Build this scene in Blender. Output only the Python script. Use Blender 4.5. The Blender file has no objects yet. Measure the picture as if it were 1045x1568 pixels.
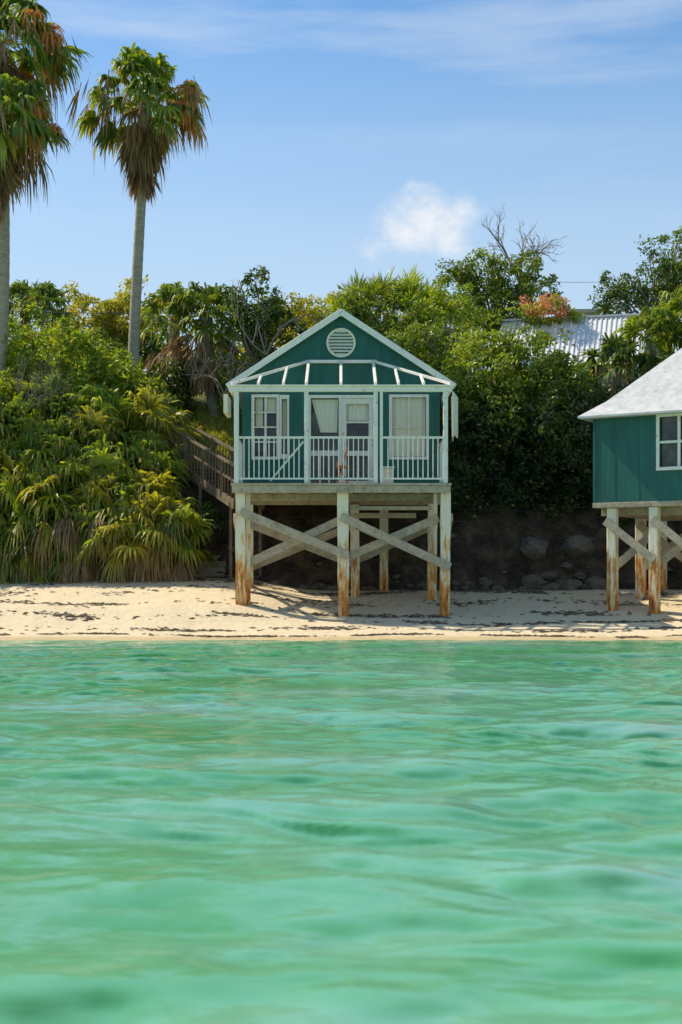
import bpy, bmesh, math, numpy as np
from mathutils import Vector, Matrix
rng = np.random.default_rng(7)
scene = bpy.context.scene
col = scene.collection

# ------------------------------------------------------------------ helpers
def nz(v):
    v = np.asarray(v, float)
    return v / (np.linalg.norm(v, axis=-1, keepdims=True) + 1e-9)

def sm(a, b, x):
    t = np.clip((np.asarray(x, float) - a) / (b - a), 0, 1)
    return t * t * (3 - 2 * t)

def wnoise(x, y, s=1.0, seed=0, oct=4):
    r = np.random.default_rng(seed + 100)
    out = np.zeros(np.broadcast(x, y).shape)
    amp = 1.0; f = s; tot = 0
    for o in range(oct):
        for k in range(3):
            a = r.uniform(0, 6.28); p = r.uniform(0, 6.28, 2)
            u = x * math.cos(a) + y * math.sin(a); v = -x * math.sin(a) + y * math.cos(a)
            out = out + amp * np.sin(u * f + p[0] + 0.9 * np.sin(v * f * 0.8 + p[1])) / 3
        tot += amp; amp *= 0.55; f *= 2.1
    return out / tot

def empty(name):
    e = bpy.data.objects.new(name, None); col.objects.link(e); return e

def mesh_obj(name, verts, faces, mats, midx=None, parent=None, smooth=False, fcol=None):
    me = bpy.data.meshes.new(name)
    me.from_pydata(verts if isinstance(verts, list) else verts.tolist(), [], faces if isinstance(faces, list) else faces.tolist())
    for m in mats: me.materials.append(m)
    if midx is not None:
        me.polygons.foreach_set('material_index', np.asarray(midx, dtype=np.int32))
    if smooth:
        me.polygons.foreach_set('use_smooth', np.ones(len(me.polygons), dtype=bool))
    if fcol is not None:
        a = me.attributes.new('lc', 'FLOAT_COLOR', 'FACE')
        c = np.ones((len(me.polygons), 4), dtype=np.float32); c[:, :3] = fcol
        a.data.foreach_set('color', c.ravel())
    me.update()
    ob = bpy.data.objects.new(name, me); col.objects.link(ob)
    if parent: ob.parent = parent
    return ob

class MB:
    def __init__(s): s.v = []; s.f = []; s.m = []
    def hexa(s, pts, m=0):
        b = len(s.v); s.v += [tuple(map(float, p)) for p in pts]
        for q in ((0,3,2,1),(4,5,6,7),(0,1,5,4),(1,2,6,5),(2,3,7,6),(3,0,4,7)):
            s.f.append(tuple(b + i for i in q)); s.m.append(m)
    def box(s, x0, x1, y0, y1, z0, z1, m=0):
        s.hexa([(x0,y0,z0),(x1,y0,z0),(x1,y1,z0),(x0,y1,z0),(x0,y0,z1),(x1,y0,z1),(x1,y1,z1),(x0,y1,z1)], m)
    def beam(s, p0, p1, w, h, m=0, up=(0, 0, 1)):
        p0 = Vector(p0); p1 = Vector(p1); d = (p1 - p0).normalized(); u = Vector(up)
        a = d.cross(u)
        if a.length < 1e-3: a = d.cross(Vector((0, 1, 0)))
        a.normalize(); b = a.cross(d).normalized()
        a *= w / 2; b *= h / 2
        s.hexa([p0-a-b, p0+a-b, p1+a-b, p1-a-b, p0-a+b, p0+a+b, p1+a+b, p1-a+b], m)
    def tube(s, pts, rad, n=8, m=0, cap=True):
        pts = [Vector(p) for p in pts]; rings = []
        for i, p in enumerate(pts):
            d = (pts[min(i+1, len(pts)-1)] - pts[max(i-1, 0)]).normalized()
            a = d.cross(Vector((0.13, 1, 0.07)));  a.normalize(); b = d.cross(a)
            base = len(s.v)
            for k in range(n):
                t = 2*math.pi*k/n
                s.v.append(tuple(p + (a*math.cos(t) + b*math.sin(t))*rad[i]))
            rings.append(base)
        for i in range(len(rings)-1):
            for k in range(n):
                k2 = (k+1) % n
                s.f.append((rings[i]+k, rings[i]+k2, rings[i+1]+k2, rings[i+1]+k)); s.m.append(m)
        if cap:
            s.f.append(tuple(rings[-1]+k for k in range(n))); s.m.append(m)
            s.f.append(tuple(rings[0]+k for k in reversed(range(n)))); s.m.append(m)
    def poly(s, pts, m=0):
        b = len(s.v); s.v += [tuple(map(float, p)) for p in pts]; s.f.append(tuple(range(b, b+len(pts)))); s.m.append(m)
    def obj(s, name, mats, parent=None, smooth=False, bevel=0.0):
        ob = mesh_obj(name, s.v, s.f, mats, s.m, parent, smooth)
        if bevel:
            md = ob.modifiers.new('bevel', 'BEVEL'); md.width = bevel; md.segments = 1; md.limit_method = 'ANGLE'
        return ob

# ------------------------------------------------------------------ materials
def newmat(name):
    m = bpy.data.materials.new(name); m.use_nodes = True
    nt = m.node_tree; b = nt.nodes['Principled BSDF']
    return m, nt, b
def N(nt, t, **kw):
    n = nt.nodes.new(t)
    for k, v in kw.items(): setattr(n, k, v)
    return n
def pos_noise(nt, scale, detail=5, vec=(1, 1, 1), rough=0.6, coord='Object'):
    tc = N(nt, 'ShaderNodeTexCoord'); mp = N(nt, 'ShaderNodeMapping'); mp.inputs['Scale'].default_value = vec
    nt.links.new(tc.outputs[coord], mp.inputs[0])
    n = N(nt, 'ShaderNodeTexNoise'); n.inputs['Scale'].default_value = scale; n.inputs['Detail'].default_value = detail
    n.inputs['Roughness'].default_value = rough
    nt.links.new(mp.outputs[0], n.inputs['Vector']); return n
def ramp(nt, src, stops):
    r = N(nt, 'ShaderNodeValToRGB'); el = r.color_ramp.elements
    while len(el) < len(stops): el.new(0.5)
    for e, (p, c) in zip(el, stops):
        e.position = p; e.color = (c, c, c, 1) if isinstance(c, (int, float)) else (*c, 1)
    nt.links.new(src, r.inputs[0]); return r
def mix(nt, f, a, b, typ='MIX'):
    n = N(nt, 'ShaderNodeMix', data_type='RGBA', blend_type=typ)
    for s, v in ((n.inputs[0], f), (n.inputs[6], a), (n.inputs[7], b)):
        if isinstance(v, bpy.types.NodeSocket): nt.links.new(v, s)
        elif isinstance(v, (int, float)): s.default_value = v
        else: s.default_value = (*v, 1)
    return n.outputs[2]
def bump(nt, b, src, strength=0.4, dist=0.02):
    n = N(nt, 'ShaderNodeBump'); n.inputs['Strength'].default_value = strength; n.inputs['Distance'].default_value = dist
    nt.links.new(src, n.inputs['Height']); nt.links.new(n.outputs[0], b.inputs['Normal'])

def painted(name, c0, c1, dirt=(0.2, 0.17, 0.12), dirtamt=0.5, vec=(1, 1, 0.25), rough=0.55, sc=4, d0=0.52, d1=0.72):
    m, nt, b = newmat(name)
    n = pos_noise(nt, sc, 6, vec); r = ramp(nt, n.outputs[0], [(0.3, c0), (0.7, c1)])
    n2 = pos_noise(nt, sc * 2.3, 8, vec, 0.75); r2 = ramp(nt, n2.outputs[0], [(d0, 0.0), (d1, dirtamt)])
    nt.links.new(mix(nt, r2.outputs[0], r.outputs[0], dirt), b.inputs['Base Color'])
    b.inputs['Roughness'].default_value = rough
    bump(nt, b, n2.outputs[0], 0.3, 0.01); return m

M_teal = painted('teal_paint', (0.006, 0.09, 0.07), (0.014, 0.145, 0.112), (0.04, 0.075, 0.055), 0.6, (1.5, 1.5, 0.25))
M_white = painted('white_paint', (0.84, 0.79, 0.66), (0.9, 0.86, 0.75), (0.38, 0.3, 0.18), 0.75, (1, 1, 0.7), 0.6, 4, 0.56, 0.66)
M_cream = painted('cream_curtain', (0.78, 0.72, 0.53), (0.86, 0.81, 0.64), (0.55, 0.5, 0.36), 0.2, (6, 6, 0.5))
M_roof = painted('roof_white', (0.5, 0.49, 0.46), (0.7, 0.68, 0.64), (0.28, 0.26, 0.22), 0.7, (1, 1, 1), 0.8)
M_wood = painted('weathered_wood', (0.36, 0.3, 0.2), (0.56, 0.48, 0.34), (0.12, 0.08, 0.045), 0.85, (1, 1, 1), 0.85, 5)
M_wooddk = painted('dark_wood', (0.13, 0.085, 0.05), (0.26, 0.18, 0.1), (0.05, 0.035, 0.025), 0.7, (1, 1, 1), 0.85, 5)
M_orange = painted('orange_chair', (0.6, 0.15, 0.04), (0.7, 0.2, 0.05))
M_beige = painted('stucco', (0.5, 0.4, 0.27), (0.6, 0.48, 0.33))
M_metal = painted('metal_roof_paint', (0.74, 0.73, 0.68), (0.84, 0.82, 0.78), (0.5, 0.46, 0.38), 0.35, (1, 1, 1), 0.45)
M_conc = painted('old_concrete', (0.2, 0.17, 0.12), (0.3, 0.26, 0.18), (0.08, 0.07, 0.045), 0.8, (1, 1, 1), 0.9)
M_wire, _, b_ = newmat('wire'); b_.inputs['Base Color'].default_value = (0.06, 0.06, 0.06, 1)

M_post, nt, b = newmat('rusty_post_paint')
n = pos_noise(nt, 4.5, 8, (2.0, 2.0, 0.35), 0.75)
geo = N(nt, 'ShaderNodeNewGeometry'); sx = N(nt, 'ShaderNodeSeparateXYZ'); nt.links.new(geo.outputs['Position'], sx.inputs[0])
mr = N(nt, 'ShaderNodeMapRange'); mr.inputs[1].default_value = 3.0; mr.inputs[2].default_value = 0.6
mr.inputs[3].default_value = -0.08; mr.inputs[4].default_value = 0.12; nt.links.new(sx.outputs[2], mr.inputs[0])
ad = N(nt, 'ShaderNodeMath', operation='ADD'); nt.links.new(n.outputs[0], ad.inputs[0]); nt.links.new(mr.outputs[0], ad.inputs[1])
r = ramp(nt, ad.outputs[0], [(0.49, (0.84, 0.77, 0.58)), (0.55, (0.76, 0.48, 0.17)), (0.62, (0.66, 0.21, 0.02)), (0.74, (0.17, 0.06, 0.022))])
nt.links.new(r.outputs[0], b.inputs['Base Color']); b.inputs['Roughness'].default_value = 0.8
bump(nt, b, n.outputs[0], 0.6, 0.03)

M_glass, nt, b = newmat('window_glass')
n = pos_noise(nt, 2, 3); r = ramp(nt, n.outputs[0], [(0.4, (0.012, 0.018, 0.016)), (0.65, (0.07, 0.08, 0.06))])
nt.links.new(r.outputs[0], b.inputs['Base Color']); b.inputs['Roughness'].default_value = 0.08

def leafmat(name, trans=0.44, gloss=0.05, backtint=(1.75, 1.65, 0.6)):
    m = bpy.data.materials.new(name); m.use_nodes = True; nt = m.node_tree
    nt.nodes.clear(); out = N(nt, 'ShaderNodeOutputMaterial')
    at = N(nt, 'ShaderNodeAttribute', attribute_name='lc')
    d = N(nt, 'ShaderNodeBsdfDiffuse'); t = N(nt, 'ShaderNodeBsdfTranslucent'); g = N(nt, 'ShaderNodeBsdfGlossy')
    g.inputs['Roughness'].default_value = 0.42; g.inputs['Color'].default_value = (0.8, 0.82, 0.7, 1)
    nt.links.new(at.outputs['Color'], d.inputs[0])
    nt.links.new(mix(nt, 1.0, at.outputs['Color'], backtint, 'MULTIPLY'), t.inputs[0])
    m1 = N(nt, 'ShaderNodeMixShader'); m1.inputs[0].default_value = trans
    nt.links.new(d.outputs[0], m1.inputs[1]); nt.links.new(t.outputs[0], m1.inputs[2])
    m2 = N(nt, 'ShaderNodeMixShader'); m2.inputs[0].default_value = gloss
    nt.links.new(m1.outputs[0], m2.inputs[1]); nt.links.new(g.outputs[0], m2.inputs[2])
    nt.links.new(m2.outputs[0], out.inputs[0]); return m
M_leaf = leafmat('leaf'); M_dry = leafmat('dry_leaf', 0.3, 0.02, (1.2, 1.0, 0.7))
M_bark = painted('bark', (0.22, 0.17, 0.12), (0.36, 0.3, 0.22), (0.1, 0.075, 0.05), 0.8, (1, 1, 1), 0.9, 6)
M_root = painted('root_bark', (0.08, 0.055, 0.035), (0.15, 0.11, 0.07), (0.04, 0.03, 0.02), 0.8, (1, 1, 1), 0.95, 6)
M_ptrunk = painted('palm_trunk_bark', (0.3, 0.25, 0.18), (0.48, 0.41, 0.3), (0.13, 0.1, 0.07), 0.9, (1, 1, 6), 0.9, 3)
M_rock = painted('rock', (0.10, 0.082, 0.06), (0.22, 0.185, 0.135), (0.035, 0.028, 0.02), 0.9, (1, 1, 1), 0.95, 3.5)

# ------------------------------------------------------------------ terrain
def H(x, y):
    x = np.asarray(x, float); y = np.asarray(y, float)
    shore = 30.0 + 0.12 * np.sin(x * 0.5) + 0.05*np.sin(x*2.1 + 1)
    z = np.where(y < shore, (y - shore) * 0.09, 0)
    z = np.maximum(z, -2.5)
    s = np.clip(y - shore, 0, 8.2)
    sand = 0.1 * s + 0.05 * np.clip(s - 4, 0, 10)
    sand = sand + 0.3 * sm(0.5, 3.0, -x) * sm(1.5, 4.0, s)
    sand = sand + 0.03 * wnoise(x, y, 1.7, 3) * sm(0.2, 1.5, s)
    left = sm(2.2, 3.6, -x)
    top = 3.5 + 1.3 * left
    yb = 38.3 + 0.35 * wnoise(x, 0 * y, 1.1, 5) + 0.1
    bank = sm(0, 1, (y - yb) / (1.5 + 1.6 * left)) * (top - 1.15)
    inb = sm(38.2, 38.8, y)
    rough = 0.28 * wnoise(x, y, 2.3, 9, 5) * inb * (1 - sm(43, 46, y) * 0.5)
    rough = rough + 0.16 * np.abs(wnoise(x, y, 6.0, 19, 3)) * inb * (1 - sm(40.5, 41.5, y))
    hill = 3.6 * sm(40.8, 50, y) + 0.9 * sm(50, 90, y)
    z = z + sand + bank + rough + hill
    return z
def grid_axis(parts):
    out = []
    for a, b, s in parts: out += list(np.arange(a, b, s))
    return np.array(out + [parts[-1][1]])
xs = grid_axis([(-2500, -300, 400), (-300, -40, 30), (-40, -14, 2), (-14, 14, 0.11), (14, 40, 2), (40, 300, 30), (300, 2500, 400)])
ys = grid_axis([(-300, 0, 50), (0, 27, 3), (27, 38, 0.12), (38, 41, 0.06), (41, 45, 0.15), (45, 70, 0.8), (70, 200, 10), (200, 3500, 300)])
def grid_mesh(name, xs, ys, Z, mat):
    X, Y = np.meshgrid(xs, ys); nx = len(xs); ny = len(ys)
    V = np.stack([X.ravel(), Y.ravel(), Z(X, Y).ravel()], 1)
    i = np.arange(nx-1)[None, :] + nx*np.arange(ny-1)[:, None]; i = i.ravel()
    F = np.stack([i, i+1, i+1+nx, i+nx], 1)
    return mesh_obj(name, V, F, [mat], smooth=True), V
M_ground, nt, b = newmat('ground_mat')
geo = N(nt, 'ShaderNodeNewGeometry'); sx = N(nt, 'ShaderNodeSeparateXYZ'); nt.links.new(geo.outputs['Position'], sx.inputs[0])
n1 = pos_noise(nt, 2.2, 9, (1, 1, 1), 0.7); n2 = pos_noise(nt, 14, 6); n3 = pos_noise(nt, 4.0, 12, (0.3, 2.0, 1), 0.85)
sandc = ramp(nt, n2.outputs[0], [(0.3, (0.74, 0.575, 0.33)), (0.7, (0.86, 0.70, 0.44))])
deb = ramp(nt, n3.outputs[0], [(0.56, 0.0), (0.65, 0.6)])
sand2 = mix(nt, deb.outputs[0], sandc.outputs[0], (0.25, 0.17, 0.09))
wz = N(nt, 'ShaderNodeMapRange'); wz.interpolation_type = 'SMOOTHSTEP'; wz.inputs[1].default_value = 0.03; wz.inputs[2].default_value = 0.08; wz.inputs[3].default_value = 0.7; wz.inputs[4].default_value = 0.0
nt.links.new(sx.outputs[2], wz.inputs[0])
sand2 = mix(nt, wz.outputs[0], sand2, (0.55, 0.38, 0.16))
dirt = ramp(nt, n1.outputs[0], [(0.35, (0.015, 0.01, 0.006)), (0.5, (0.065, 0.042, 0.025)), (0.68, (0.16, 0.11, 0.065))])
grass = ramp(nt, n2.outputs[0], [(0.3, (0.09, 0.12, 0.015)), (0.7, (0.26, 0.26, 0.04))])
def yfac(a, bb, src=n1):
    mu = N(nt, 'ShaderNodeMath', operation='MULTIPLY_ADD'); nt.links.new(src.outputs[0], mu.inputs[0]); mu.inputs[1].default_value = 1.2
    nt.links.new(sx.outputs[1], mu.inputs[2])
    mr = N(nt, 'ShaderNodeMapRange'); mr.interpolation_type = 'SMOOTHSTEP'; mr.inputs[1].default_value = a + 0.6; mr.inputs[2].default_value = bb + 0.6
    nt.links.new(mu.outputs[0], mr.inputs[0]); return mr.outputs[0]
c = mix(nt, yfac(37.8, 38.3), sand2, dirt.outputs[0])
c = mix(nt, yfac(40.7, 41.3), c, grass.outputs[0])
nt.links.new(c, b.inputs['Base Color']); b.inputs['Roughness'].default_value = 0.95
bump(nt, b, n1.outputs[0], 0.8, 0.1)
grid_mesh('ground', xs, ys, H, M_ground)

# ------------------------------------------------------------------ water
wr = np.random.default_rng(29)
WV = []
for i in range(80):
    lam = math.exp(wr.uniform(math.log(0.22), math.log(1.9)))
    a = math.pi/2 + wr.normal(0, 0.62)
    WV.append((2*math.pi/lam, a, wr.uniform(0, 6.28), 0.0036 * lam ** 1.0 * wr.uniform(0.4, 1.4)))
def WZ(x, y):
    z = np.zeros_like(x)
    xx = x + 0.35*np.sin(y*0.7+1) + 0.2*np.sin(x*0.9+y*0.5); yy = y + 0.3*np.sin(x*0.55+0.4) + 0.14*np.sin(x*1.7 + y)
    for k, a, p, A in WV:
        ph = k*(xx*math.cos(a) + yy*math.sin(a)) + p
        z = z + A*(np.sin(ph) + 0.3*np.sin(2*ph + 1.2))
    z = z*(0.9 + 0.45*np.sin(x*0.9 + 0.5*y)*np.sin(y*0.65 + 1 + 0.3*x))
    fade = (1 - 0.8*sm(26, 30, y)) * (1 - sm(34, 40, np.abs(x))) * sm(-6, 0, y)
    return z*fade
wx = grid_axis([(-2500, -300, 400), (-300, -40, 30), (-40, -13, 1.5), (-13, 13, 0.06), (13, 40, 1.5), (40, 300, 30), (300, 2500, 400)])
wy = grid_axis([(-2500, -200, 300), (-200, -10, 20), (-10, 1, 0.6), (1, 12, 0.04), (12, 31.6, 0.07)])
M_water, nt, b = newmat('sea_water')
n1 = pos_noise(nt, 0.55, 4, (0.45, 0.9, 1), 0.55)
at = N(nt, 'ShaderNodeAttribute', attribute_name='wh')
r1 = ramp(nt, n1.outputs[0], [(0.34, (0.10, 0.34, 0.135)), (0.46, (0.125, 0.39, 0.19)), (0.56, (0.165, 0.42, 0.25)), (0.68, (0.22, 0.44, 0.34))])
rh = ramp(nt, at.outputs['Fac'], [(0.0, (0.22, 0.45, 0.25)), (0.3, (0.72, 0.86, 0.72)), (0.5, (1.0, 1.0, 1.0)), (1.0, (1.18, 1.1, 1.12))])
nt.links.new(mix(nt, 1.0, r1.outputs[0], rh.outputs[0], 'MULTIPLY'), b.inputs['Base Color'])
b.inputs['Roughness'].default_value = 0.12; b.inputs['IOR'].default_value = 1.33
nb = pos_noise(nt, 6, 3, (0.6, 1.2, 1), 0.5)
bump(nt, b, nb.outputs[0], 0.25, 0.04)
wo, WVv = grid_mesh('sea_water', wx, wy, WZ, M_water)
# wave light and shade painted into the colour: paler crests, darker camera-side faces
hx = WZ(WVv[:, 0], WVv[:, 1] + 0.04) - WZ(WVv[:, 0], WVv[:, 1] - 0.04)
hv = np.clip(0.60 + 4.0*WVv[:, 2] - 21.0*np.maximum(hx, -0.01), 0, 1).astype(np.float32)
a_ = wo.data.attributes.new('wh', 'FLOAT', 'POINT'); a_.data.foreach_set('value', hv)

# ------------------------------------------------------------------ seaweed debris on the sand
n = 14000
bands = [(30.7, 0.15), (31.6, 0.3), (32.9, 0.3), (34.2, 0.4), (36.0, 0.8), (37.6, 0.4)]
bi = rng.integers(0, len(bands), n)
dx = rng.uniform(-13, 13, n); dyv = np.array([bands[k][0] for k in bi]) + rng.normal(0, 1, n) * np.array([bands[k][1] for k in bi]) * 0.4 + 0.25*np.sin(dx*0.8 + bi)
keep = (wnoise(dx, dyv*2, 1.8, 44) > 0.08) | (rng.random(n) < 0.08); dx = dx[keep]; dyv = dyv[keep]; n = len(dx)
dz = H(dx, dyv) + 0.008
sz = rng.uniform(0.008, 0.04, n); k5 = 5; ang = rng.uniform(0, 6.28, n)
P = np.zeros((n, k5 + 1, 3))
P[:, 0] = np.stack([dx, dyv, dz + sz*0.6], 1)
for k in range(k5):
    t = ang + 2*math.pi*k/k5; rr = sz*rng.uniform(0.4, 1.6, n)
    P[:, k+1] = np.stack([dx + 2.2*rr*np.cos(t), dyv + rr*np.sin(t), dz], 1)
base = (np.arange(n)*(k5+1))[:, None]
F = np.concatenate([base + np.array([[0, 1+k, 1+(k+1) % k5]]) for k in range(k5)])
M_weed, nt, b = newmat('dry_seaweed'); q = pos_noise(nt, 9, 3); r = ramp(nt, q.outputs[0], [(0.3, (0.05, 0.032, 0.017)), (0.7, (0.17, 0.105, 0.05))])
nt.links.new(r.outputs[0], b.inputs['Base Color']); b.inputs['Roughness'].default_value = 0.9
mesh_obj('seaweed_debris', P.reshape(-1, 3), F, [M_weed])

# ------------------------------------------------------------------ foliage generators
PAL = {
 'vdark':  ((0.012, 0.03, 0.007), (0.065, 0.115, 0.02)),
 'dark':   ((0.025, 0.06, 0.01), (0.12, 0.19, 0.026)),
 'mid':    ((0.06, 0.115, 0.014), (0.24, 0.31, 0.032)),
 'bright': ((0.1, 0.19, 0.015), (0.38, 0.43, 0.04)),
 'yellow': ((0.2, 0.22, 0.02), (0.55, 0.49, 0.05)),
 'dry':    ((0.16, 0.10, 0.045), (0.5, 0.34, 0.17)),
 'orange': ((0.5, 0.19, 0.04), (0.8, 0.38, 0.1)),
 'pink':   ((0.55, 0.16, 0.16), (0.8, 0.36, 0.3)),
}
def leaf_arrays(blobs, seed):
    r = np.random.default_rng(seed); VV = []; CC = []
    for bl in blobs:
        cx, cy, cz, rx, ry, rz, pal = bl[:7]
        dens = bl[7] if len(bl) > 7 else 1.0; ls = bl[8] if len(bl) > 8 else 0.15
        area = 4*math.pi*((rx*ry)**1.6/3 + (rx*rz)**1.6/3 + (ry*rz)**1.6/3)**(1/1.6)
        nc = max(12, int(area*6.5*dens))
        d = nz(r.normal(size=(nc, 3)))
        lump = 1 + 0.22*np.sin(d[:, 0]*4 + cx*3)*np.sin(d[:, 2]*5 + cz*2) + 0.12*np.sin(d[:, 1]*9+cy)
        rad = (0.45 + 0.65*r.random(nc)**0.55)*lump
        cc = np.array([cx, cy, cz]) + d*rad[:, None]*np.array([rx, ry, rz])
        cr = r.uniform(0.14, 0.42, nc); nl = 46
        ld = nz(r.normal(size=(nc, nl, 3)) + 0.35*d[:, None, :] + np.array([0, 0, 0.35]))
        p = cc[:, None, :] + ld*cr[:, None, None]*(r.random((nc, nl, 1))**0.4)*np.array([1.15, 1.15, 0.8])
        nrm = nz(ld + 0.7*r.normal(size=ld.shape) + np.array([0, 0, 0.5]))
        u = nz(np.cross(nrm, r.normal(size=ld.shape))); v = np.cross(nrm, u)
        L = ls*r.uniform(0.6, 1.25, (nc, nl, 1)); W = L*0.5
        q = np.stack([p, p + u*L*0.5 + v*W*0.5 + nrm*L*0.1, p + u*L, p + u*L*0.5 - v*W*0.5 + nrm*L*0.1], 2)
        t = np.clip(0.62*r.random((nc, 1, 1)) + 0.38*r.random((nc, nl, 1)), 0, 1)
        a, bb = map(np.array, PAL[pal]); c = a + (bb - a)*t
        if pal not in ('pink', 'dry'):
            dr = r.random((nc, nl, 1)) < 0.03; c = np.where(dr, np.array([0.4, 0.28, 0.08]), c)
        VV.append(q.reshape(-1, 3)); CC.append(c.reshape(-1, 3))
    V = np.concatenate(VV); C = np.concatenate(CC)
    return V, np.arange(len(V)).reshape(-1, 4), C
def foliage(name, blobs, seed, parent=None):
    V, F, C = leaf_arrays(blobs, seed)
    return mesh_obj(name, V, F, [M_leaf], parent=parent, fcol=C)

class Fans:
    def __init__(s, seed): s.r = np.random.default_rng(seed); s.V = []; s.C = []
    def frond(s, base, d, pet, R, droop=0.5, pal='mid', spread=2.0, nb=24, w=0.055):
        r = s.r; base = np.array(base, float); d = nz(d)
        side = nz(np.cross(d, [0.01, 0.02, 1])); n = np.cross(side, d)
        roll = r.normal(0, 0.4); side, n = side*math.cos(roll) + n*math.sin(roll), n*math.cos(roll) - side*math.sin(roll)
        hub = base + d*pet - np.array([0, 0, 0.16*droop*pet])
        a, bb = map(np.array, PAL[pal]); ct = r.random()
        q = side*0.018
        s.V.append(np.array([base-q, base+q, hub+q*0.7, hub-q*0.7])[None]); s.C.append((a*0.5+bb*0.5)[None])
        th = np.linspace(-spread, spread, nb) + r.normal(0, 0.05, nb)
        L = R*(0.62 + 0.38*np.cos(th*0.62))*r.uniform(0.8, 1.12, nb)
        b = nz(np.cos(th)[:, None]*d + np.sin(th)[:, None]*side + n*(0.12 + 0.2*np.abs(np.sin(th))[:, None]))
        qv = nz(np.cross(b, n)*1.0 + n*r.normal(0, 0.5, (nb, 1)))
        ts = [0.02, 0.4, 0.72, 1.0]; ws = [0.35, 1.0, 0.75, 0.08]
        dr = droop*r.uniform(0.6, 1.4, nb)
        rows = []
        for t, wt in zip(ts, ws):
            c = hub + b*(L*t)[:, None]*(1 - 0.25*dr[:, None]*t*t) + np.array([0, 0, -1.0])*(dr*L*t**2.4)[:, None]
            rows.append((c - qv*w*R*wt*0.5*1.6, c + qv*w*R*wt*0.5*1.6))
        for i in range(3):
            s.V.append(np.stack([rows[i][0], rows[i][1], rows[i+1][1], rows[i+1][0]], 1))
            t = np.clip(0.6*ct + 0.4*r.random((nb, 1)) , 0, 1); cc = a + (bb-a)*t
            if pal not in ('dry', 'orange') and i == 2:
                cc = np.where(r.random((nb, 1)) < 0.3, np.array([0.4, 0.3, 0.09]), cc)
            s.C.append(cc)
    def head(s, c, pet, R, n=16, pal='mid', emin=-20, emax=85, droop=0.5, dead=4, nb=22, w=0.062):
        r = s.r; o = r.uniform(0, 6.28)
        for i in range(n):
            az = o + i*2.4 + r.uniform(-0.3, 0.3); e = math.radians(emin + (emax-emin)*((i+0.5)/n)**0.8 + r.normal(0, 6))
            d = (math.cos(az)*math.cos(e), math.sin(az)*math.cos(e), math.sin(e))
            s.frond(c, d, pet*r.uniform(0.75, 1.15), R*r.uniform(0.8, 1.12), droop, pal, 2.0, nb, w)
        for i in range(dead):
            az = r.uniform(0, 6.28); e = math.radians(r.uniform(-75, -30))
            d = (math.cos(az)*math.cos(e), math.sin(az)*math.cos(e), math.sin(e))
            s.frond(c, d, pet*0.8, R*0.85, 0.8, 'dry', 1.2, 16)
    def obj(s, name, parent=None, mat=None):
        V = np.concatenate(s.V).reshape(-1, 3)
        C = np.concatenate([x.reshape(-1, 3) for x in s.C])
        return mesh_obj(name, V, np.arange(len(V)).reshape(-1, 4), [mat or M_leaf], parent=parent, fcol=C)

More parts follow.
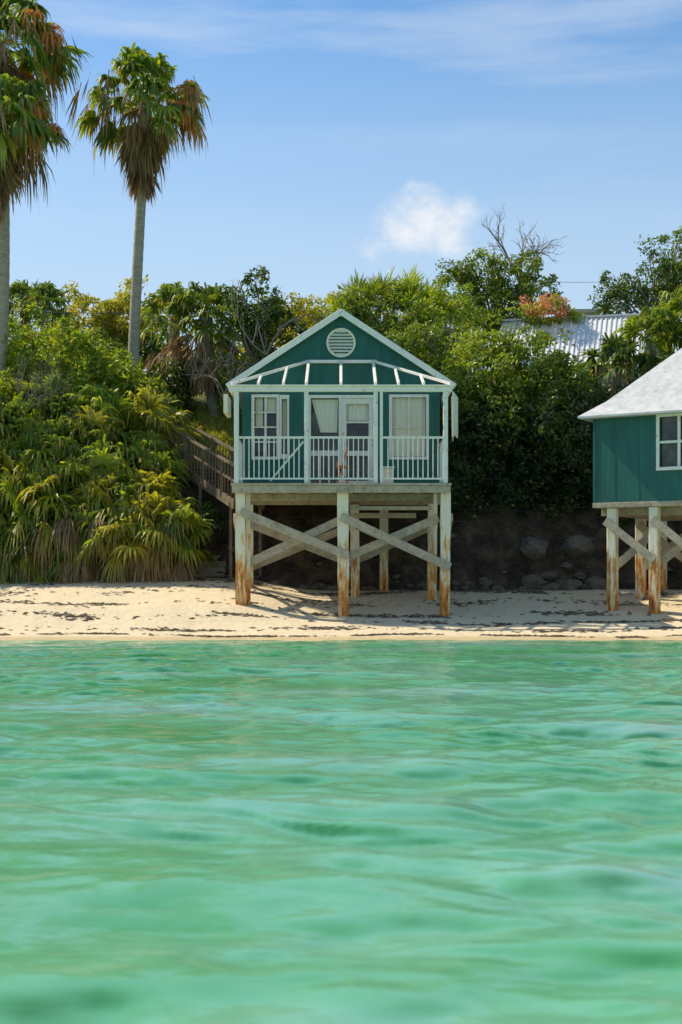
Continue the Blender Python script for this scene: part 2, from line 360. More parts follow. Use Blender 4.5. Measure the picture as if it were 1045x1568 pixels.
def tall_palm(px, py, ztop, seed, lean=0.0, crownR=1.0, nlive=34, skirt=2.6, rtop=0.14, rbase=0.2, norange=9):
    e = empty('fan_palm_tree'); r = np.random.default_rng(seed)
    zb = float(H(px, py)) - 0.4; m = MB(); pts = []; rad = []
    K = 60
    for i in range(K+1):
        t = i/K; z = zb + (ztop - 0.3 - zb)*t
        pts.append((px - lean*(1-t)**1.5 + 0.05*math.sin(t*5+seed), py, z)); rad.append((rbase + (rtop-rbase)*t**0.7)*(1 + 0.05*(i % 2)) + 0.07*max(0, 0.04-t)/0.04)
    m.tube(pts, rad, 12); m.obj('trunk', [M_ptrunk], e, True)
    C = np.array([px, py, ztop])
    f = Fans(seed)
    for i in range(nlive):
        az = i*2.399 + r.uniform(-0.4, 0.4); ee = math.radians(80 - 108*((i+0.5)/nlive)**0.8 + r.normal(0, 9))
        d = np.array([math.cos(az)*math.cos(ee), math.sin(az)*math.cos(ee), math.sin(ee)])
        up = max(0, math.sin(ee)); sc = 1 - 0.22*up
        pal = 'mid' if r.random() < 0.5 else 'bright'
        f.frond(C + d*0.12, d, crownR*r.uniform(0.75, 1.3)*sc, crownR*r.uniform(0.6, 0.85)*sc, r.uniform(0.45, 0.95), pal, 2.1, 26, 0.09)
    f.obj('crown', e)
    g = Fans(seed+1)
    for i in range(norange):
        az = r.uniform(-0.9, 0.7); ee = math.radians(r.uniform(-18, 30))
        d = np.array([math.cos(az)*math.cos(ee), math.sin(az)*math.cos(ee), math.sin(ee)])
        g.frond(C, d, crownR*r.uniform(1.1, 1.45), crownR*0.6, 1.2, 'orange', 2.0, 18, 0.06)
    for i in range(10):
        az = r.uniform(0, 6.28); ee = math.radians(r.uniform(-40, -10))
        d = np.array([math.cos(az)*math.cos(ee), math.sin(az)*math.cos(ee), math.sin(ee)])
        g.frond(C, d, crownR*r.uniform(0.9, 1.2), crownR*0.7, 1.2, 'dry', 1.6, 16, 0.05)
    for i in range(100):
        t = r.random()**1.1; az = r.uniform(0, 6.28); ee = math.radians(-56 - 30*t**0.6 + r.normal(0, 6))
        d = np.array([math.cos(az)*math.cos(ee), math.sin(az)*math.cos(ee), math.sin(ee)])
        b0 = C - np.array([0, 0, 0.1 + (skirt-1.4)*t])
        g.frond(b0, d, crownR*r.uniform(0.4, 0.85)*(1-0.5*t), crownR*r.uniform(0.45, 0.85)*(1-0.25*t), r.uniform(0.4, 0.9), 'dry' if r.random() < 0.9 else 'orange', 0.8, 12, 0.07)
    for i in range(26):
        az = r.uniform(0, 6.28); rr_ = crownR*r.uniform(0.9, 1.7); p0 = C + np.array([math.cos(az)*rr_, math.sin(az)*rr_, r.uniform(-0.3, 0.5)])
        g.frond(p0, (math.cos(az)*0.25, math.sin(az)*0.25, -1), 0.2, r.uniform(0.5, 1.1), 0.3, 'dry', 0.25, 5, 0.03)
    g.obj('dead_frond_skirt', e, M_dry)
    return e
tall_palm(-6.15, 44, 16.25, 3, 0.35, 1.17, 54, 3.3)
tall_palm(-9.95, 42, 17.2, 12, 0.2, 1.3, 54, 3.6, 0.16, 0.22, 5)
tall_palm(-9.75, 39.6, 14.2, 31, 0.15, 1.2, 50, 2.8, 0.15, 0.2, 4)

def short_palm(x, y, zc, seed, pet=0.75, R=0.75, pal='mid', lean=0.3, dead=34, n=24):
    e = empty('sabal_palm_tree'); r = np.random.default_rng(seed); m = MB(); zb = float(H(x, y)) - 0.3
    m.tube([(x + lean*(1-t)**2, y, zb + (zc-zb)*t) for t in np.linspace(0, 1, 14)], [0.17*(1 + 0.12*(i % 2)) for i in range(14)], 9)
    m.obj('trunk', [M_bark], e, True)
    f = Fans(seed); f.head((x, y, zc), pet, R, n, pal, -35, 85, 0.6, 0); f.obj('crown', e)
    g = Fans(seed + 5)
    for i in range(dead):
        t = r.random(); az = r.uniform(0, 6.28); ee = math.radians(-35 - 45*t + r.normal(0, 8))
        d = np.array([math.cos(az)*math.cos(ee), math.sin(az)*math.cos(ee), math.sin(ee)])
        g.frond((x, y, zc - 0.1 - 1.0*t), d, pet*0.9, R*0.8, 0.6, 'dry', 1.1, 15)
    g.obj('dead_fronds', e, M_dry)
short_palm(-5.35, 45.5, 9.7, 41, 0.85, 0.85); short_palm(-4.25, 45.0, 9.6, 42, 0.85, 0.85)
short_palm(-11.1, 50, 10.9, 43, dead=10); short_palm(-10.2, 49, 10.6, 44, dead=8); short_palm(-12.6, 50, 11.0, 45, dead=8)
short_palm(8.1, 42.0, 7.5, 46, 0.8, 0.85, 'dark', 0.2, 14); short_palm(9.3, 42.6, 8.4, 47, 0.85, 0.9, 'mid', 0.2, 10)
short_palm(10.6, 43, 9.2, 48, 0.85, 0.95, 'mid', 0.2, 10)

# palmetto thicket on left bank
f = Fans(77); rr = np.random.default_rng(5)
for i in range(56):
    x = rr.uniform(-10.9, -4.4); t = (i+0.5)/56; y = 38.0 + 3.5*t
    if x > -5.3 and t > 0.45: continue
    if x > -5.0 and t > 0.2: x -= 0.5
    z = 1.9 + 4.1*t + rr.uniform(-0.2, 0.5)
    f.head((x, y, z), rr.uniform(0.6, 1.0), rr.uniform(0.8, 1.15), 14, ('mid', 'bright', 'yellow', 'yellow')[rr.integers(0, 4)], -30, 85, 0.6, 4, 26, 0.06)
for i in range(130):
    x = rr.uniform(-10.9, -4.4); y = rr.uniform(37.8, 38.5); z = rr.uniform(1.6, 3.2)
    f.frond((x, y, z), (rr.normal(0, 0.4), -0.7, -0.6), 0.3, rr.uniform(0.6, 1.0), 0.9, ('dry', 'yellow', 'mid')[rr.integers(0, 3)], 0.9, 14, 0.03)
f.obj('palmetto_thicket')
f = Fans(91)
for (x, y, z) in [(0.6, 46, 10.1), (1.3, 46.3, 10.3), (2.2, 46, 10.2), (2.8, 46.5, 9.9), (0.2, 46, 9.6), (1.7, 46, 9.9)]:
    f.head((x, y, z), 0.5, 0.85, 14, 'bright', 0, 88, 0.12, 3, 20, 0.035)
f.obj('spiky_palmetto_plants')

foliage('sea_grape_bush', [(-8.7, 43, 6.9, 2.3, 1.6, 2.1, 'bright', 1, 0.19), (-6.9, 43.4, 6.3, 1.4, 1.3, 1.7, 'bright', 1, 0.19), (-11.6, 43, 6.6, 2.0, 1.6, 2.2, 'bright', 1, 0.19),
                           (-9.6, 41, 5.6, 1.6, 1.2, 1.5, 'bright'), (-7.4, 41.6, 5.3, 1.5, 1.1, 1.2, 'yellow')], 1)
foliage('bank_shrub', [(-9, 39.8, 2.9, 2.2, 1.0, 1.3, 'mid'), (-6.4, 39.6, 2.8, 1.5, 1.0, 1.2, 'mid'), (-5.2, 40.3, 3.5, 0.7, 0.8, 0.9, 'dark')], 2)
def tree(name, x, y, blobs, seed, zc, rt=0.13):
    e = empty(name); m = MB(); r = np.random.default_rng(seed); zb = float(H(x, y)) - 0.3
    top = Vector((x, y, zc)); m.tube([(x+0.2, y, zb), (x+0.1, y, (zb+zc)/2), top], [rt*1.3, rt, rt*0.7], 8)
    for bl in blobs:
        for k in range(9):
            d = nz(r.normal(size=3) + np.array([0, 0, 0.6])); p = Vector((bl[0] + d[0]*bl[3]*1.02, bl[1] + d[1]*bl[4]*1.0, bl[2] + d[2]*bl[5]*1.12))
            mid = top.lerp(p, 0.5) + Vector(r.normal(0, 0.12, 3)); m.tube([top - Vector((0, 0, 0.2)), mid, p], [rt*0.5, rt*0.28, 0.012], 5)
    m.obj('trunk_and_limbs', [M_bark], e, True); foliage('crown', blobs, seed, e)
tree('broadleaf_tree', -2.6, 44.5, [(-2.7, 44.5, 9.9, 0.85, 0.8, 1.0, 'dark', 0.8), (-2.1, 44.6, 9.0, 0.9, 0.8, 1.0, 'dark', 0.8), (-3.1, 44.3, 8.6, 0.8, 0.8, 1.1, 'mid', 0.8)], 51, 8.0)
tree('broadleaf_tree', -8.9, 54, [(-9.6, 54, 10.9, 1.5, 1.2, 1.1, 'yellow', 0.9, 0.18), (-8.0, 54, 11.0, 1.2, 1.2, 1.2, 'yellow', 0.9, 0.18)], 52, 9.6)
tree('broadleaf_tree', 5.4, 50, [(4.0, 50, 11.6, 0.85, 0.9, 0.8, 'mid', 0.6), (5.0, 50, 12.0, 0.95, 0.9, 0.75, 'mid', 0.6), (6.2, 50, 11.9, 1.0, 1, 0.8, 'mid', 0.6), (7.0, 50, 11.5, 0.75, 0.8, 0.6, 'mid', 0.5),
                                 (5.2, 49.6, 10.7, 1.9, 1.0, 1.0, 'mid', 0.8)], 53, 10.2)
tree('broadleaf_tree', 11.2, 50, [(9.9, 50, 10.9, 1.0, 1, 1.1, 'dark', 0.8), (11.3, 50, 11.5, 0.9, 1, 1.4, 'dark', 0.8), (12.1, 50, 12.3, 0.7, 0.8, 1.1, 'mid', 0.7), (12.9, 50, 11.2, 1.2, 1, 1.5, 'dark', 0.9)], 54, 9.8)
foliage('hedge_bush', [(-0.9, 47, 9.0, 1.5, 1.2, 1.6, 'yellow'), (-1.9, 48, 9.2, 1.3, 1, 1.5, 'yellow'), (0.6, 45.2, 8.8, 1.1, 1.0, 1.5, 'mid'), (1.9, 45.3, 9.0, 1.2, 1.0, 1.3, 'bright'), (3.0, 44.6, 8.2, 1.2, 1.0, 1.7, 'bright'),
                       (3.6, 47, 9.5, 1.2, 1, 1.3, 'bright'), (2.4, 43.0, 7.2, 1.0, 1.0, 1.5, 'mid')], 6)
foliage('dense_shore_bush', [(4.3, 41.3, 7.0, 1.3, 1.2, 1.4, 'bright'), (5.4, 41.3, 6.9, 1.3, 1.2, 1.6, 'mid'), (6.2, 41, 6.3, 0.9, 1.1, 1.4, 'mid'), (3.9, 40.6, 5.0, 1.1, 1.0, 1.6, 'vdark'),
                             (5.2, 40.3, 4.8, 1.2, 1.0, 1.5, 'vdark'), (6.4, 40.2, 4.7, 1.0, 1.0, 1.5, 'vdark'), (3.5, 42.3, 6.3, 0.9, 0.9, 1.6, 'mid'), (6.0, 39.9, 5.3, 0.5, 0.5, 0.5, 'mid'), (4.6, 39.9, 6.0, 0.6, 0.5, 0.5, 'mid')], 8)  # near-black lower blobs, brighter top and spots: shade and sunlight painted into leaf colours
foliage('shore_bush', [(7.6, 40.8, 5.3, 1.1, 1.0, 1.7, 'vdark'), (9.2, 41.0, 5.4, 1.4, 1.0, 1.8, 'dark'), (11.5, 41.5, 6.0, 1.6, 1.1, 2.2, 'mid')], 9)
foliage('flowering_bush', [(6.9, 47.9, 10.55, 0.85, 0.45, 0.28, 'pink', 0.9, 0.11), (6.9, 48.0, 10.35, 1.0, 0.5, 0.35, 'bright')], 10)
bl = []; rr = np.random.default_rng(15)
while len(bl) < 95:
    x = rr.uniform(-16, 16); y = rr.uniform(41.5, 60)
    if -5.3 < x < -2.7 and y < 45.0: continue
    if -3.4 < x < 3.4 and y < 42.6: continue
    if 4.6 < x < 11.5 and 44.0 < y < 52: continue
    s = rr.uniform(0.8, 1.35); bl.append((x, y, float(H(x, y)) + 0.5, s, s*0.9, s*rr.uniform(0.8, 1.2), ('dark', 'mid', 'bright', 'bright')[rr.integers(0, 4)], 0.75, 0.17))
foliage('hillside_foliage', bl, 16)
bl = []
for i in range(70):
    x = rr.uniform(-60, 60); y = rr.uniform(62, 95); s = rr.uniform(2, 3.4)
    bl.append((x, y, float(H(x, y)) + 0.6, s, s, s*0.75, 'mid', 0.16, 0.42))
foliage('distant_trees', bl, 17)
n = 9000; gx = rr.uniform(-5.4, -2.6, n); gy = rr.uniform(40.9, 45.5, n); gz = H(gx, gy) - 0.01
dd = rr.normal(0, 0.04, (n, 2)); hh = rr.uniform(0.06, 0.16, n); wv = rr.normal(0, 0.012, (n, 2))
V = np.stack([np.stack([gx-wv[:, 0], gy-wv[:, 1], gz], 1), np.stack([gx+wv[:, 0], gy+wv[:, 1], gz], 1), np.stack([gx+dd[:, 0], gy+dd[:, 1], gz+hh], 1)], 1).reshape(-1, 3)
a, bb = map(np.array, PAL['yellow']); C = a + (bb-a)*rr.random((n, 1))
mesh_obj('grass', V, np.arange(3*n).reshape(-1, 3), [M_leaf], fcol=C)

def bare(name, base, n0, L, r0, seed, depth=4, up=0.9, spread=0.5, dirs=None):
    r = np.random.default_rng(seed); m = MB()
    def rec(p, d, L, rad, k):
        p = Vector(p); d = Vector(d).normalized(); q = p + d*L*0.5 + Vector(r.normal(0, 0.05*L, 3)); e = q + (d + Vector(r.normal(0, 0.12, 3))).normalized()*L*0.5
        m.tube([p, q, e], [rad, rad*0.8, rad*0.62], 5, cap=False)
        if k == 0: return
        for i in range(2 if r.random() < 0.6 else 3):
            nd = (d + Vector(r.normal(0, spread, 3)) + Vector((0, 0, up*0.25))).normalized()
            rec(e if i else q, nd, L*r.uniform(0.6, 0.85), rad*0.6, k-1)
    for i in range(n0):
        rec(base, (r.normal(0, 0.45), r.normal(0, 0.3), 1) if dirs is None else dirs[i], L, r0, depth)
    return m.obj(name, [M_bark], smooth=True)
bare('bare_tree', (6.4, 50.6, 11.9), 3, 0.9, 0.07, 5, 5, dirs=[(-0.5, 0, 1), (0.1, 0.1, 1), (0.6, 0, 1)])
bare('bare_tree', (-2.3, 43.6, 8.2), 3, 1.1, 0.035, 8, 4)
bare('bare_tree', (-3.5, 43.4, 6.6), 4, 0.9, 0.035, 9, 4)
bare('bare_tree', (3.4, 42.8, 7.4), 3, 0.7, 0.025, 10, 4)
bare('bare_tree', (1.8, 45.0, 8.9), 3, 0.75, 0.022, 11, 4)
bare('bare_tree', (-8.4, 40.6, 5.4), 5, 0.8, 0.02, 12, 4)
bare('bare_tree', (-9.3, 40.4, 5.6), 5, 0.7, 0.02, 13, 4)

# rocks: angular hulls
def hullrock(bm, c, s, r):
    pts = nz(r.normal(size=(26, 3)))*r.uniform(0.78, 1.05, (26, 1))
    rot = Matrix.Rotation(r.uniform(0, 6.28), 3, 'Z')
    vs = [bm.verts.new(Vector(c) + rot @ Vector((p[0]*s[0], p[1]*s[1], p[2]*s[2]))) for p in pts]
    res = bmesh.ops.convex_hull(bm, input=vs)
    bmesh.ops.delete(bm, geom=list({v for v in res['geom_interior'] if isinstance(v, bmesh.types.BMVert)}), context='VERTS')
def rockobj(name, items, seed):
    r = np.random.default_rng(seed); bm = bmesh.new()
    for c, s in items: hullrock(bm, c, s, r)
    me = bpy.data.meshes.new(name); bm.to_mesh(me); bm.free(); me.materials.append(M_rock)
    ob = bpy.data.objects.new(name, me); col.objects.link(ob)
    md = ob.modifiers.new('b', 'BEVEL'); md.width = 0.03; md.segments = 2
    md = ob.modifiers.new('s', 'SUBSURF'); md.subdivision_type = 'SIMPLE'; md.levels = 2; md.render_levels = 2
    tx = bpy.data.textures.new(name, 'CLOUDS'); tx.noise_scale = 0.16; tx.noise_depth = 3
    md = ob.modifiers.new('d', 'DISPLACE'); md.texture = tx; md.strength = 0.1; md.texture_coords = 'GLOBAL'
for i, (x, y, s) in enumerate([(5.2, 38.6, (0.55, 0.4, 0.3)), (6.15, 38.55, (0.6, 0.42, 0.26)), (5.7, 38.25, (0.3, 0.28, 0.16)), (6.9, 38.55, (0.4, 0.35, 0.25)), (5.3, 39.1, (0.6, 0.4, 0.4)), (6.5, 39.2, (0.6, 0.4, 0.34))]):
    rockobj('boulder', [((x, y, float(H(x, y)) + s[2]*0.15), s)], 60+i)
items = []
for i in range(70):
    x = rr.uniform(-3.2, 9.5); y = 38.2 + abs(rr.normal(0, 0.45)); s = rr.uniform(0.05, 0.2)
    items.append(((x, y, float(H(x, y)) + s*0.1), (s*1.4, s, s*0.7)))
rockobj('rubble_rocks', items, 99)
m = MB()
for i in range(110):
    x = rr.uniform(-3.0, 9.5); y = rr.uniform(38.5, 40.2); z = float(H(x, y)); p = Vector((x, y-0.05, z+0.02)); pts = [p]
    dirx = rr.normal(0, 0.25)
    for k in range(4):
        p = p + Vector((dirx + rr.normal(0, 0.07), -rr.uniform(0.02, 0.14), rr.uniform(-0.2, 0.06))); p.z = max(p.z, float(H(p.x, p.y)) + 0.02); pts.append(p.copy())
    m.tube(pts, [0.013, 0.011, 0.009, 0.007, 0.003], 4)
m.obj('exposed_roots', [M_root])
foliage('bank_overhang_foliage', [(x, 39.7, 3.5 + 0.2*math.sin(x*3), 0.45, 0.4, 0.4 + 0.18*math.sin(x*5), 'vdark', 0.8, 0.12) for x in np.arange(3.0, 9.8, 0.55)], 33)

# ------------------------------------------------------------------ main cabin
cab = empty('beach_cabin')
F0 = 3.59
m = MB()
m.box(-2.62, 2.64, 33.92, 41, F0-0.06, F0)
m.box(-2.6, 0.3, 33.95, 34.1, 3.36, F0-0.062); m.box(0.303, 2.62, 33.957, 34.1, 3.365, F0-0.064)
for x in np.arange(-2.45, 2.6, 0.54): m.box(x-0.04, x+0.04, 34.102, 40.98, 3.40, F0-0.064)
for y in (35.0, 37.0, 40.3): m.box(-2.58, 2.6, y, y+0.14, 3.24, 3.398)
m.obj('deck', [M_wood], cab, bevel=0.008)
m = MB()
def gz_(x, y): return float(H(x, y))
posts = [(-2.42, 34.25), (0.04, 34.25), (2.52, 34.25), (-2.4, 37.0), (0.35, 37.0), (2.36, 36.6), (1.15, 38.2), (-2.4, 40.2), (2.4, 40.2)]
for i, (x, y) in enumerate(posts):
    w = 0.115 if i != 1 else 0.135
    z0 = gz_(x, y) - 0.3; z1 = 3.398 if i < 3 else 3.238
    zz = np.linspace(z0, z1, 6); tx = 0.03*math.sin(i*2.1)
    for k in range(5):
        def ring(z, kk):
            t = (z - z0)/(z1-z0); ww = w*(1 + 0.06*math.sin(kk*2.7 + i*1.9)*(0 < kk < 5)); ox = tx*(1-t)
            return [(x+ox-ww, y-ww, z), (x+ox+ww, y-ww, z), (x+ox+ww, y+ww, z), (x+ox-ww, y+ww, z)]
        A_ = ring(zz[k], k); B_ = ring(zz[k+1], k+1); bb_ = len(m.v); m.v += A_ + B_
        for q in range(4): m.f.append((bb_+q, bb_+(q+1) % 4, bb_+4+(q+1) % 4, bb_+4+q)); m.m.append(0)
m.box(-2.29, -2.19, 34.3, 34.45, gz_(-2.3, 34.3)-0.2, 3.38)
m.box(2.25, 2.33, 34.5, 34.6, 1.9, 3.38)
m.obj('stilt_posts', [M_post], cab)
m = MB()
def br(a, b_, y, t=0.06, w=0.2): m.beam((a[0], y, a[1]), (b_[0], y, b_[1]), w, t, 0, up=(0, 1, 0))
br((-2.42, 2.92), (0.16, 1.86), 34.08); br((0.0, 2.8), (2.62, 1.58), 34.075)
br((-2.26, 1.68), (0.1, 2.78), 34.43); br((0.06, 1.8), (2.36, 2.78), 34.435)
br((-2.42, 2.75), (0.3, 1.7), 36.84); br((-2.4, 1.6), (0.3, 2.7), 37.16); br((0.4, 2.7), (2.4, 1.8), 36.85); br((0.4, 1.8), (2.4, 2.7), 37.17)
for x in (-2.56, 2.66):
    m.beam((x, 34.2, 2.8), (x, 37.0, 1.6), 0.06, 0.18); m.beam((x+0.07*(1 if x < 0 else -1), 34.2, 1.6), (x+0.07*(1 if x < 0 else -1), 37.0, 2.8), 0.06, 0.18)
m.box(0.2, 2.2, 34.6, 34.68, 2.98, 3.08); m.box(-0.1, 1.9, 36.0, 36.1, 2.85, 2.98)
m.obj('cross_braces', [M_wood], cab, bevel=0.006)

Wy0, Wy1 = 36.0, 36.14
def front_wall(m, x0, x1, z0, z1, holes, y0, y1, mi=0):
    xs_ = sorted({x0, x1, *[h[0] for h in holes], *[h[1] for h in holes]})
    for a, b_ in zip(xs_[:-1], xs_[1:]):
        segs = [(z0, z1)]
        for h in holes:
            if h[0] <= a + 1e-6 and h[1] >= b_ - 1e-6:
                ns = []
                for s0, s1 in segs:
                    if h[2] > s0: ns.append((s0, h[2]))
                    if h[3] < s1: ns.append((h[3], s1))
                segs = ns
        for s0, s1 in segs: m.box(a, b_, y0, y1, s0, s1, mi)
WL = (-2.22, -1.33, 4.40, 5.90); WR = (1.27, 2.17, 4.40, 5.90); DR = (-0.76, 0.82, F0, 5.88)
m = MB(); front_wall(m, -2.5, 2.5, F0+0.001, 6.2, [WL, WR, DR], Wy0, Wy1)
m.box(-2.5, -2.38, Wy1, 41, F0+0.001, 6.2); m.box(2.38, 2.5, Wy1, 41, F0+0.001, 6.2); m.box(-2.38, 2.38, 40.9, 41, F0+0.001, 6.2)
apex = 7.98; sl = (apex - 6.2)/2.72
for y in (Wy0, 41.0):
    a = [(-2.5, y, 6.2), (2.5, y, 6.2), (2.5, y, 6.2 + 0.22*sl), (0, y, apex), (-2.5, y, 6.2+0.22*sl)]
    m.poly(a if y == Wy0 else a[::-1])
for x in np.arange(-2.3, 2.4, 0.3):
    zt = apex - abs(x)*sl - 0.12
    if abs(x) > 0.45: m.box(x-0.008, x+0.008, Wy0-0.012, Wy0-0.001, 6.21, zt)
m.obj('walls', [M_teal], cab)
m = MB(); th = 0.09
for s in (-1, 1):
    x1 = s*2.85; z1 = apex + 0.05 - 2.85*sl
    P = [(0, 35.82, apex+0.05), (x1, 35.82, z1), (x1, 41.3, z1), (0, 41.3, apex+0.05)]
    Q = [(p[0], p[1], p[2]+th) for p in P]
    m.hexa(P + Q if s < 0 else [P[0], P[3], P[2], P[1], Q[0], Q[3], Q[2], Q[1]])
m.obj('roof', [M_roof], cab)
m = MB()
for s in (-1, 1):
    m.beam((s*0.01, 35.79, apex+0.04), (s*2.87, 35.79, apex+0.04-2.86*sl), 0.15, 0.05, 0, up=(0, 1, 0))
m.beam((-0.09, 35.78, apex+0.02), (0.09, 35.78, apex+0.02), 0.05, 0.16)
m.obj('barge_boards', [M_white], cab, bevel=0.006)
m = MB(); bz = 5.83
m.box(-2.68, 2.66, 33.97, 34.07, bz-0.05, bz+0.07)
m.box(-2.72, 2.70, 33.92, 34.12, bz+0.072, bz+0.105)
for x in (-2.62, 2.6): m.box(x-0.05, x+0.05, 34.125, 35.98, bz-0.04, bz+0.1)
for x in (-2.5, 2.5): m.box(x-0.055, x+0.055, 33.97, 34.08, F0+0.001, bz-0.052)
for x in (-0.83, 0.83): m.box(x-0.05, x+0.05, 33.975, 34.075, F0+0.001, bz-0.052)
m.box(0.93, 1.0, 33.98, 34.05, F0+0.001, bz-0.052)
m.box(-0.88, 0.9, 35.90, 35.985, 6.76, 6.84)
for x in (-0.83, 0.0, 0.83): m.beam((x*0.98, 35.88, 6.79), (x, 34.02, bz+0.14), 0.07, 0.08)
for s in (-1, 1):
    m.beam((s*0.85, 35.88, 6.79), (s*2.62, 34.02, bz+0.14), 0.06, 0.07)
    m.beam((s*1.34, 35.36, 6.56), (s*1.38, 34.02, bz+0.14), 0.06, 0.07)
    m.beam((s*1.95, 34.72, 6.26), (s*1.98, 34.02, bz+0.14), 0.06, 0.07)
m.obj('porch_frame', [M_white], cab, bevel=0.006)
m = MB()
for a, b_ in ((-2.44, -0.885), (-0.775, 0.775), (1.005, 2.44)):
    m.box(a, b_, 33.99, 34.06, 4.66, 4.71); m.box(a, b_, 34.0, 34.05, 3.68, 3.72)
    nb = int(round((b_-a)/0.12))
    for i in range(1, nb):
        x = a + (b_-a)*i/nb; m.box(x-0.012, x+0.012, 34.008, 34.042, 3.721, 4.659)
for x in (-2.5, 2.5):
    m.box(x-0.025, x+0.025, 34.09, 35.98, 4.66, 4.71); m.box(x-0.02, x+0.02, 34.09, 35.98, 3.68, 3.72)
    for y in np.arange(34.25, 35.95, 0.135): m.box(x-0.015, x+0.015, y-0.015, y+0.015, 3.721, 4.659)
m.beam((-0.9, 34.12, 4.6), (-1.7, 34.12, 3.65), 0.05, 0.04)
m.obj('railing', [M_white], cab)
def window(m, g, x0, x1, z0, z1, nx, nzv, y, fr=0.075, mu=0.028):
    m.box(x0-fr, x1+fr, y-0.035, y-0.002, z1, z1+fr); m.box(x0-fr, x1+fr, y-0.05, y-0.002, z0-fr, z0)
    m.box(x0-fr, x0, y-0.035, y-0.002, z0, z1); m.box(x1, x1+fr, y-0.035, y-0.002, z0, z1)
    for i in range(1, nx):
        x = x0 + (x1-x0)*i/nx; m.box(x-mu, x+mu, y+0.01, y+0.05, z0, z1)
    for i in range(1, nzv):
        z = z0 + (z1-z0)*i/nzv
        for k in range(nx):
            a = x0 + (x1-x0)*k/nx + (mu if k else 0); b_ = x0 + (x1-x0)*(k+1)/nx - (mu if k < nx-1 else 0)
            m.box(a+0.001, b_-0.001, y+0.012, y+0.046, z-mu*0.7, z+mu*0.7)
    g.box(x0, x1, y+0.115, y+0.125, z0, z1)
def curtain(m, x0, x1, z0, z1, y, fn=None):
    nn = 40; b = len(m.v); amp = 0.012
    for j in range(9):
        t = j/8
        for i in range(nn):
            u = i/(nn-1); xa, xb = (x0, x1) if fn is None else fn(t, x0, x1)
            m.v.append((xa + (xb-xa)*u, y + amp*math.sin(u*34 + t*1.5), z1 + (z0-z1)*t))
    for j in range(8):
        for i in range(nn-1):
            k = b + j*nn + i; m.f.append((k, k+1, k+1+nn, k+nn)); m.m.append(0)
m = MB(); g = MB(); cu = MB()
window(m, g, WL[0]+0.03, WL[1]-0.3, WL[2], WL[3], 2, 4, Wy0)
m.box(WL[1]-0.22, WL[1]-0.17, Wy0-0.06, Wy0, WL[2]-0.06, WL[3]+0.06); m.box(WL[1]-0.03, WL[1]+0.02, Wy0-0.06, Wy0, WL[2]-0.06, WL[3]+0.06)
m.box(WL[1]-0.169, WL[1]-0.031, Wy0-0.05, Wy0-0.005, WL[3]-0.04, WL[3]+0.06); m.box(WL[1]-0.169, WL[1]-0.031, Wy0-0.05, Wy0-0.005, WL[2]-0.06, WL[2]+0.06)
g.box(WL[1]-0.225, WL[1], Wy0+0.115, Wy0+0.125, WL[2], WL[3])
curtain(cu, WL[0]+0.05, WL[0]+0.24, WL[2]+0.75, WL[3], Wy0+0.085); curtain(cu, WL[0]+0.3, WL[0]+0.58, WL[2]+1.15, WL[3], Wy0+0.085)
curtain(cu, WL[1]-0.16, WL[1]-0.01, WL[2]+0.5, WL[3], Wy0+0.085)
window(m, g, WR[0]+0.02, WR[1]-0.02, WR[2], WR[3], 2, 2, Wy0, 0.075, 0.022)
curtain(cu, WR[0]+0.03, WR[1]-0.03, WR[2]+0.02, WR[3], Wy0+0.085)
m.obj('window_frames', [M_white], cab, bevel=0.004)
m = MB()
x0, x1, z0, z1 = DR; y = Wy0
m.box(x0-0.07, x1+0.07, y-0.04, y-0.002, z1, z1+0.08); m.box(x0-0.07, x0, y-0.04, y-0.002, z0+0.002, z1); m.box(x1, x1+0.07, y-0.04, y-0.002, z0+0.002, z1)
m.box(-0.06, 0.02, y-0.03, y+0.06, z0+0.002, z1-0.001)
m.box(-0.759, -0.061, y+0.02, y+0.05, 4.42, 4.56)
for x in (-0.53, -0.3): m.box(x-0.02, x+0.02, y+0.02, y+0.05, z0+0.1, 4.42)
m.box(0.021, 0.14, y+0.0, y+0.05, z0+0.02, z1-0.002); m.box(0.70, 0.819, y+0.0, y+0.05, z0+0.02, z1-0.002)
m.box(0.141, 0.699, y+0.002, y+0.048, z1-0.14, z1-0.003); m.box(0.141, 0.699, y+0.002, y+0.048, 4.42, 4.55); m.box(0.141, 0.699, y+0.002, y+0.048, z0+0.02, z0+0.2)
m.box(0.141, 0.699, y+0.004, y+0.046, 5.25, 5.30)
m.box(0.40, 0.44, y+0.006, y+0.044, z0+0.2, 4.419)
g.box(x0, x1, y+0.115, y+0.125, z0+0.01, z1)
curtain(cu, -0.74, -0.08, 5.02, 5.86, y+0.07, fn=lambda t, a, b_: (a + 0.22*t, b_ - 0.02*t))
curtain(cu, 0.15, 0.69, 5.32, 5.76, y+0.085)
m.obj('doors', [M_white], cab, bevel=0.004); g.obj('window_glass', [M_glass], cab); cu.obj('curtains', [M_cream], cab, True)
m = MB(); cz = 7.28; R = 0.36
for i in range(40):
    t = 2*math.pi*i/40; t2 = 2*math.pi*(i+1)/40
    P = [(R*math.cos(t)*k, yy, cz + R*math.sin(t)*k) for yy in (35.94, 35.995) for k in (0.88, 1.03)]
    Q = [(R*math.cos(t2)*k, yy, cz + R*math.sin(t2)*k) for yy in (35.94, 35.995) for k in (0.88, 1.03)]
    m.hexa([P[0], P[1], Q[1], Q[0], P[2], P[3], Q[3], Q[2]])
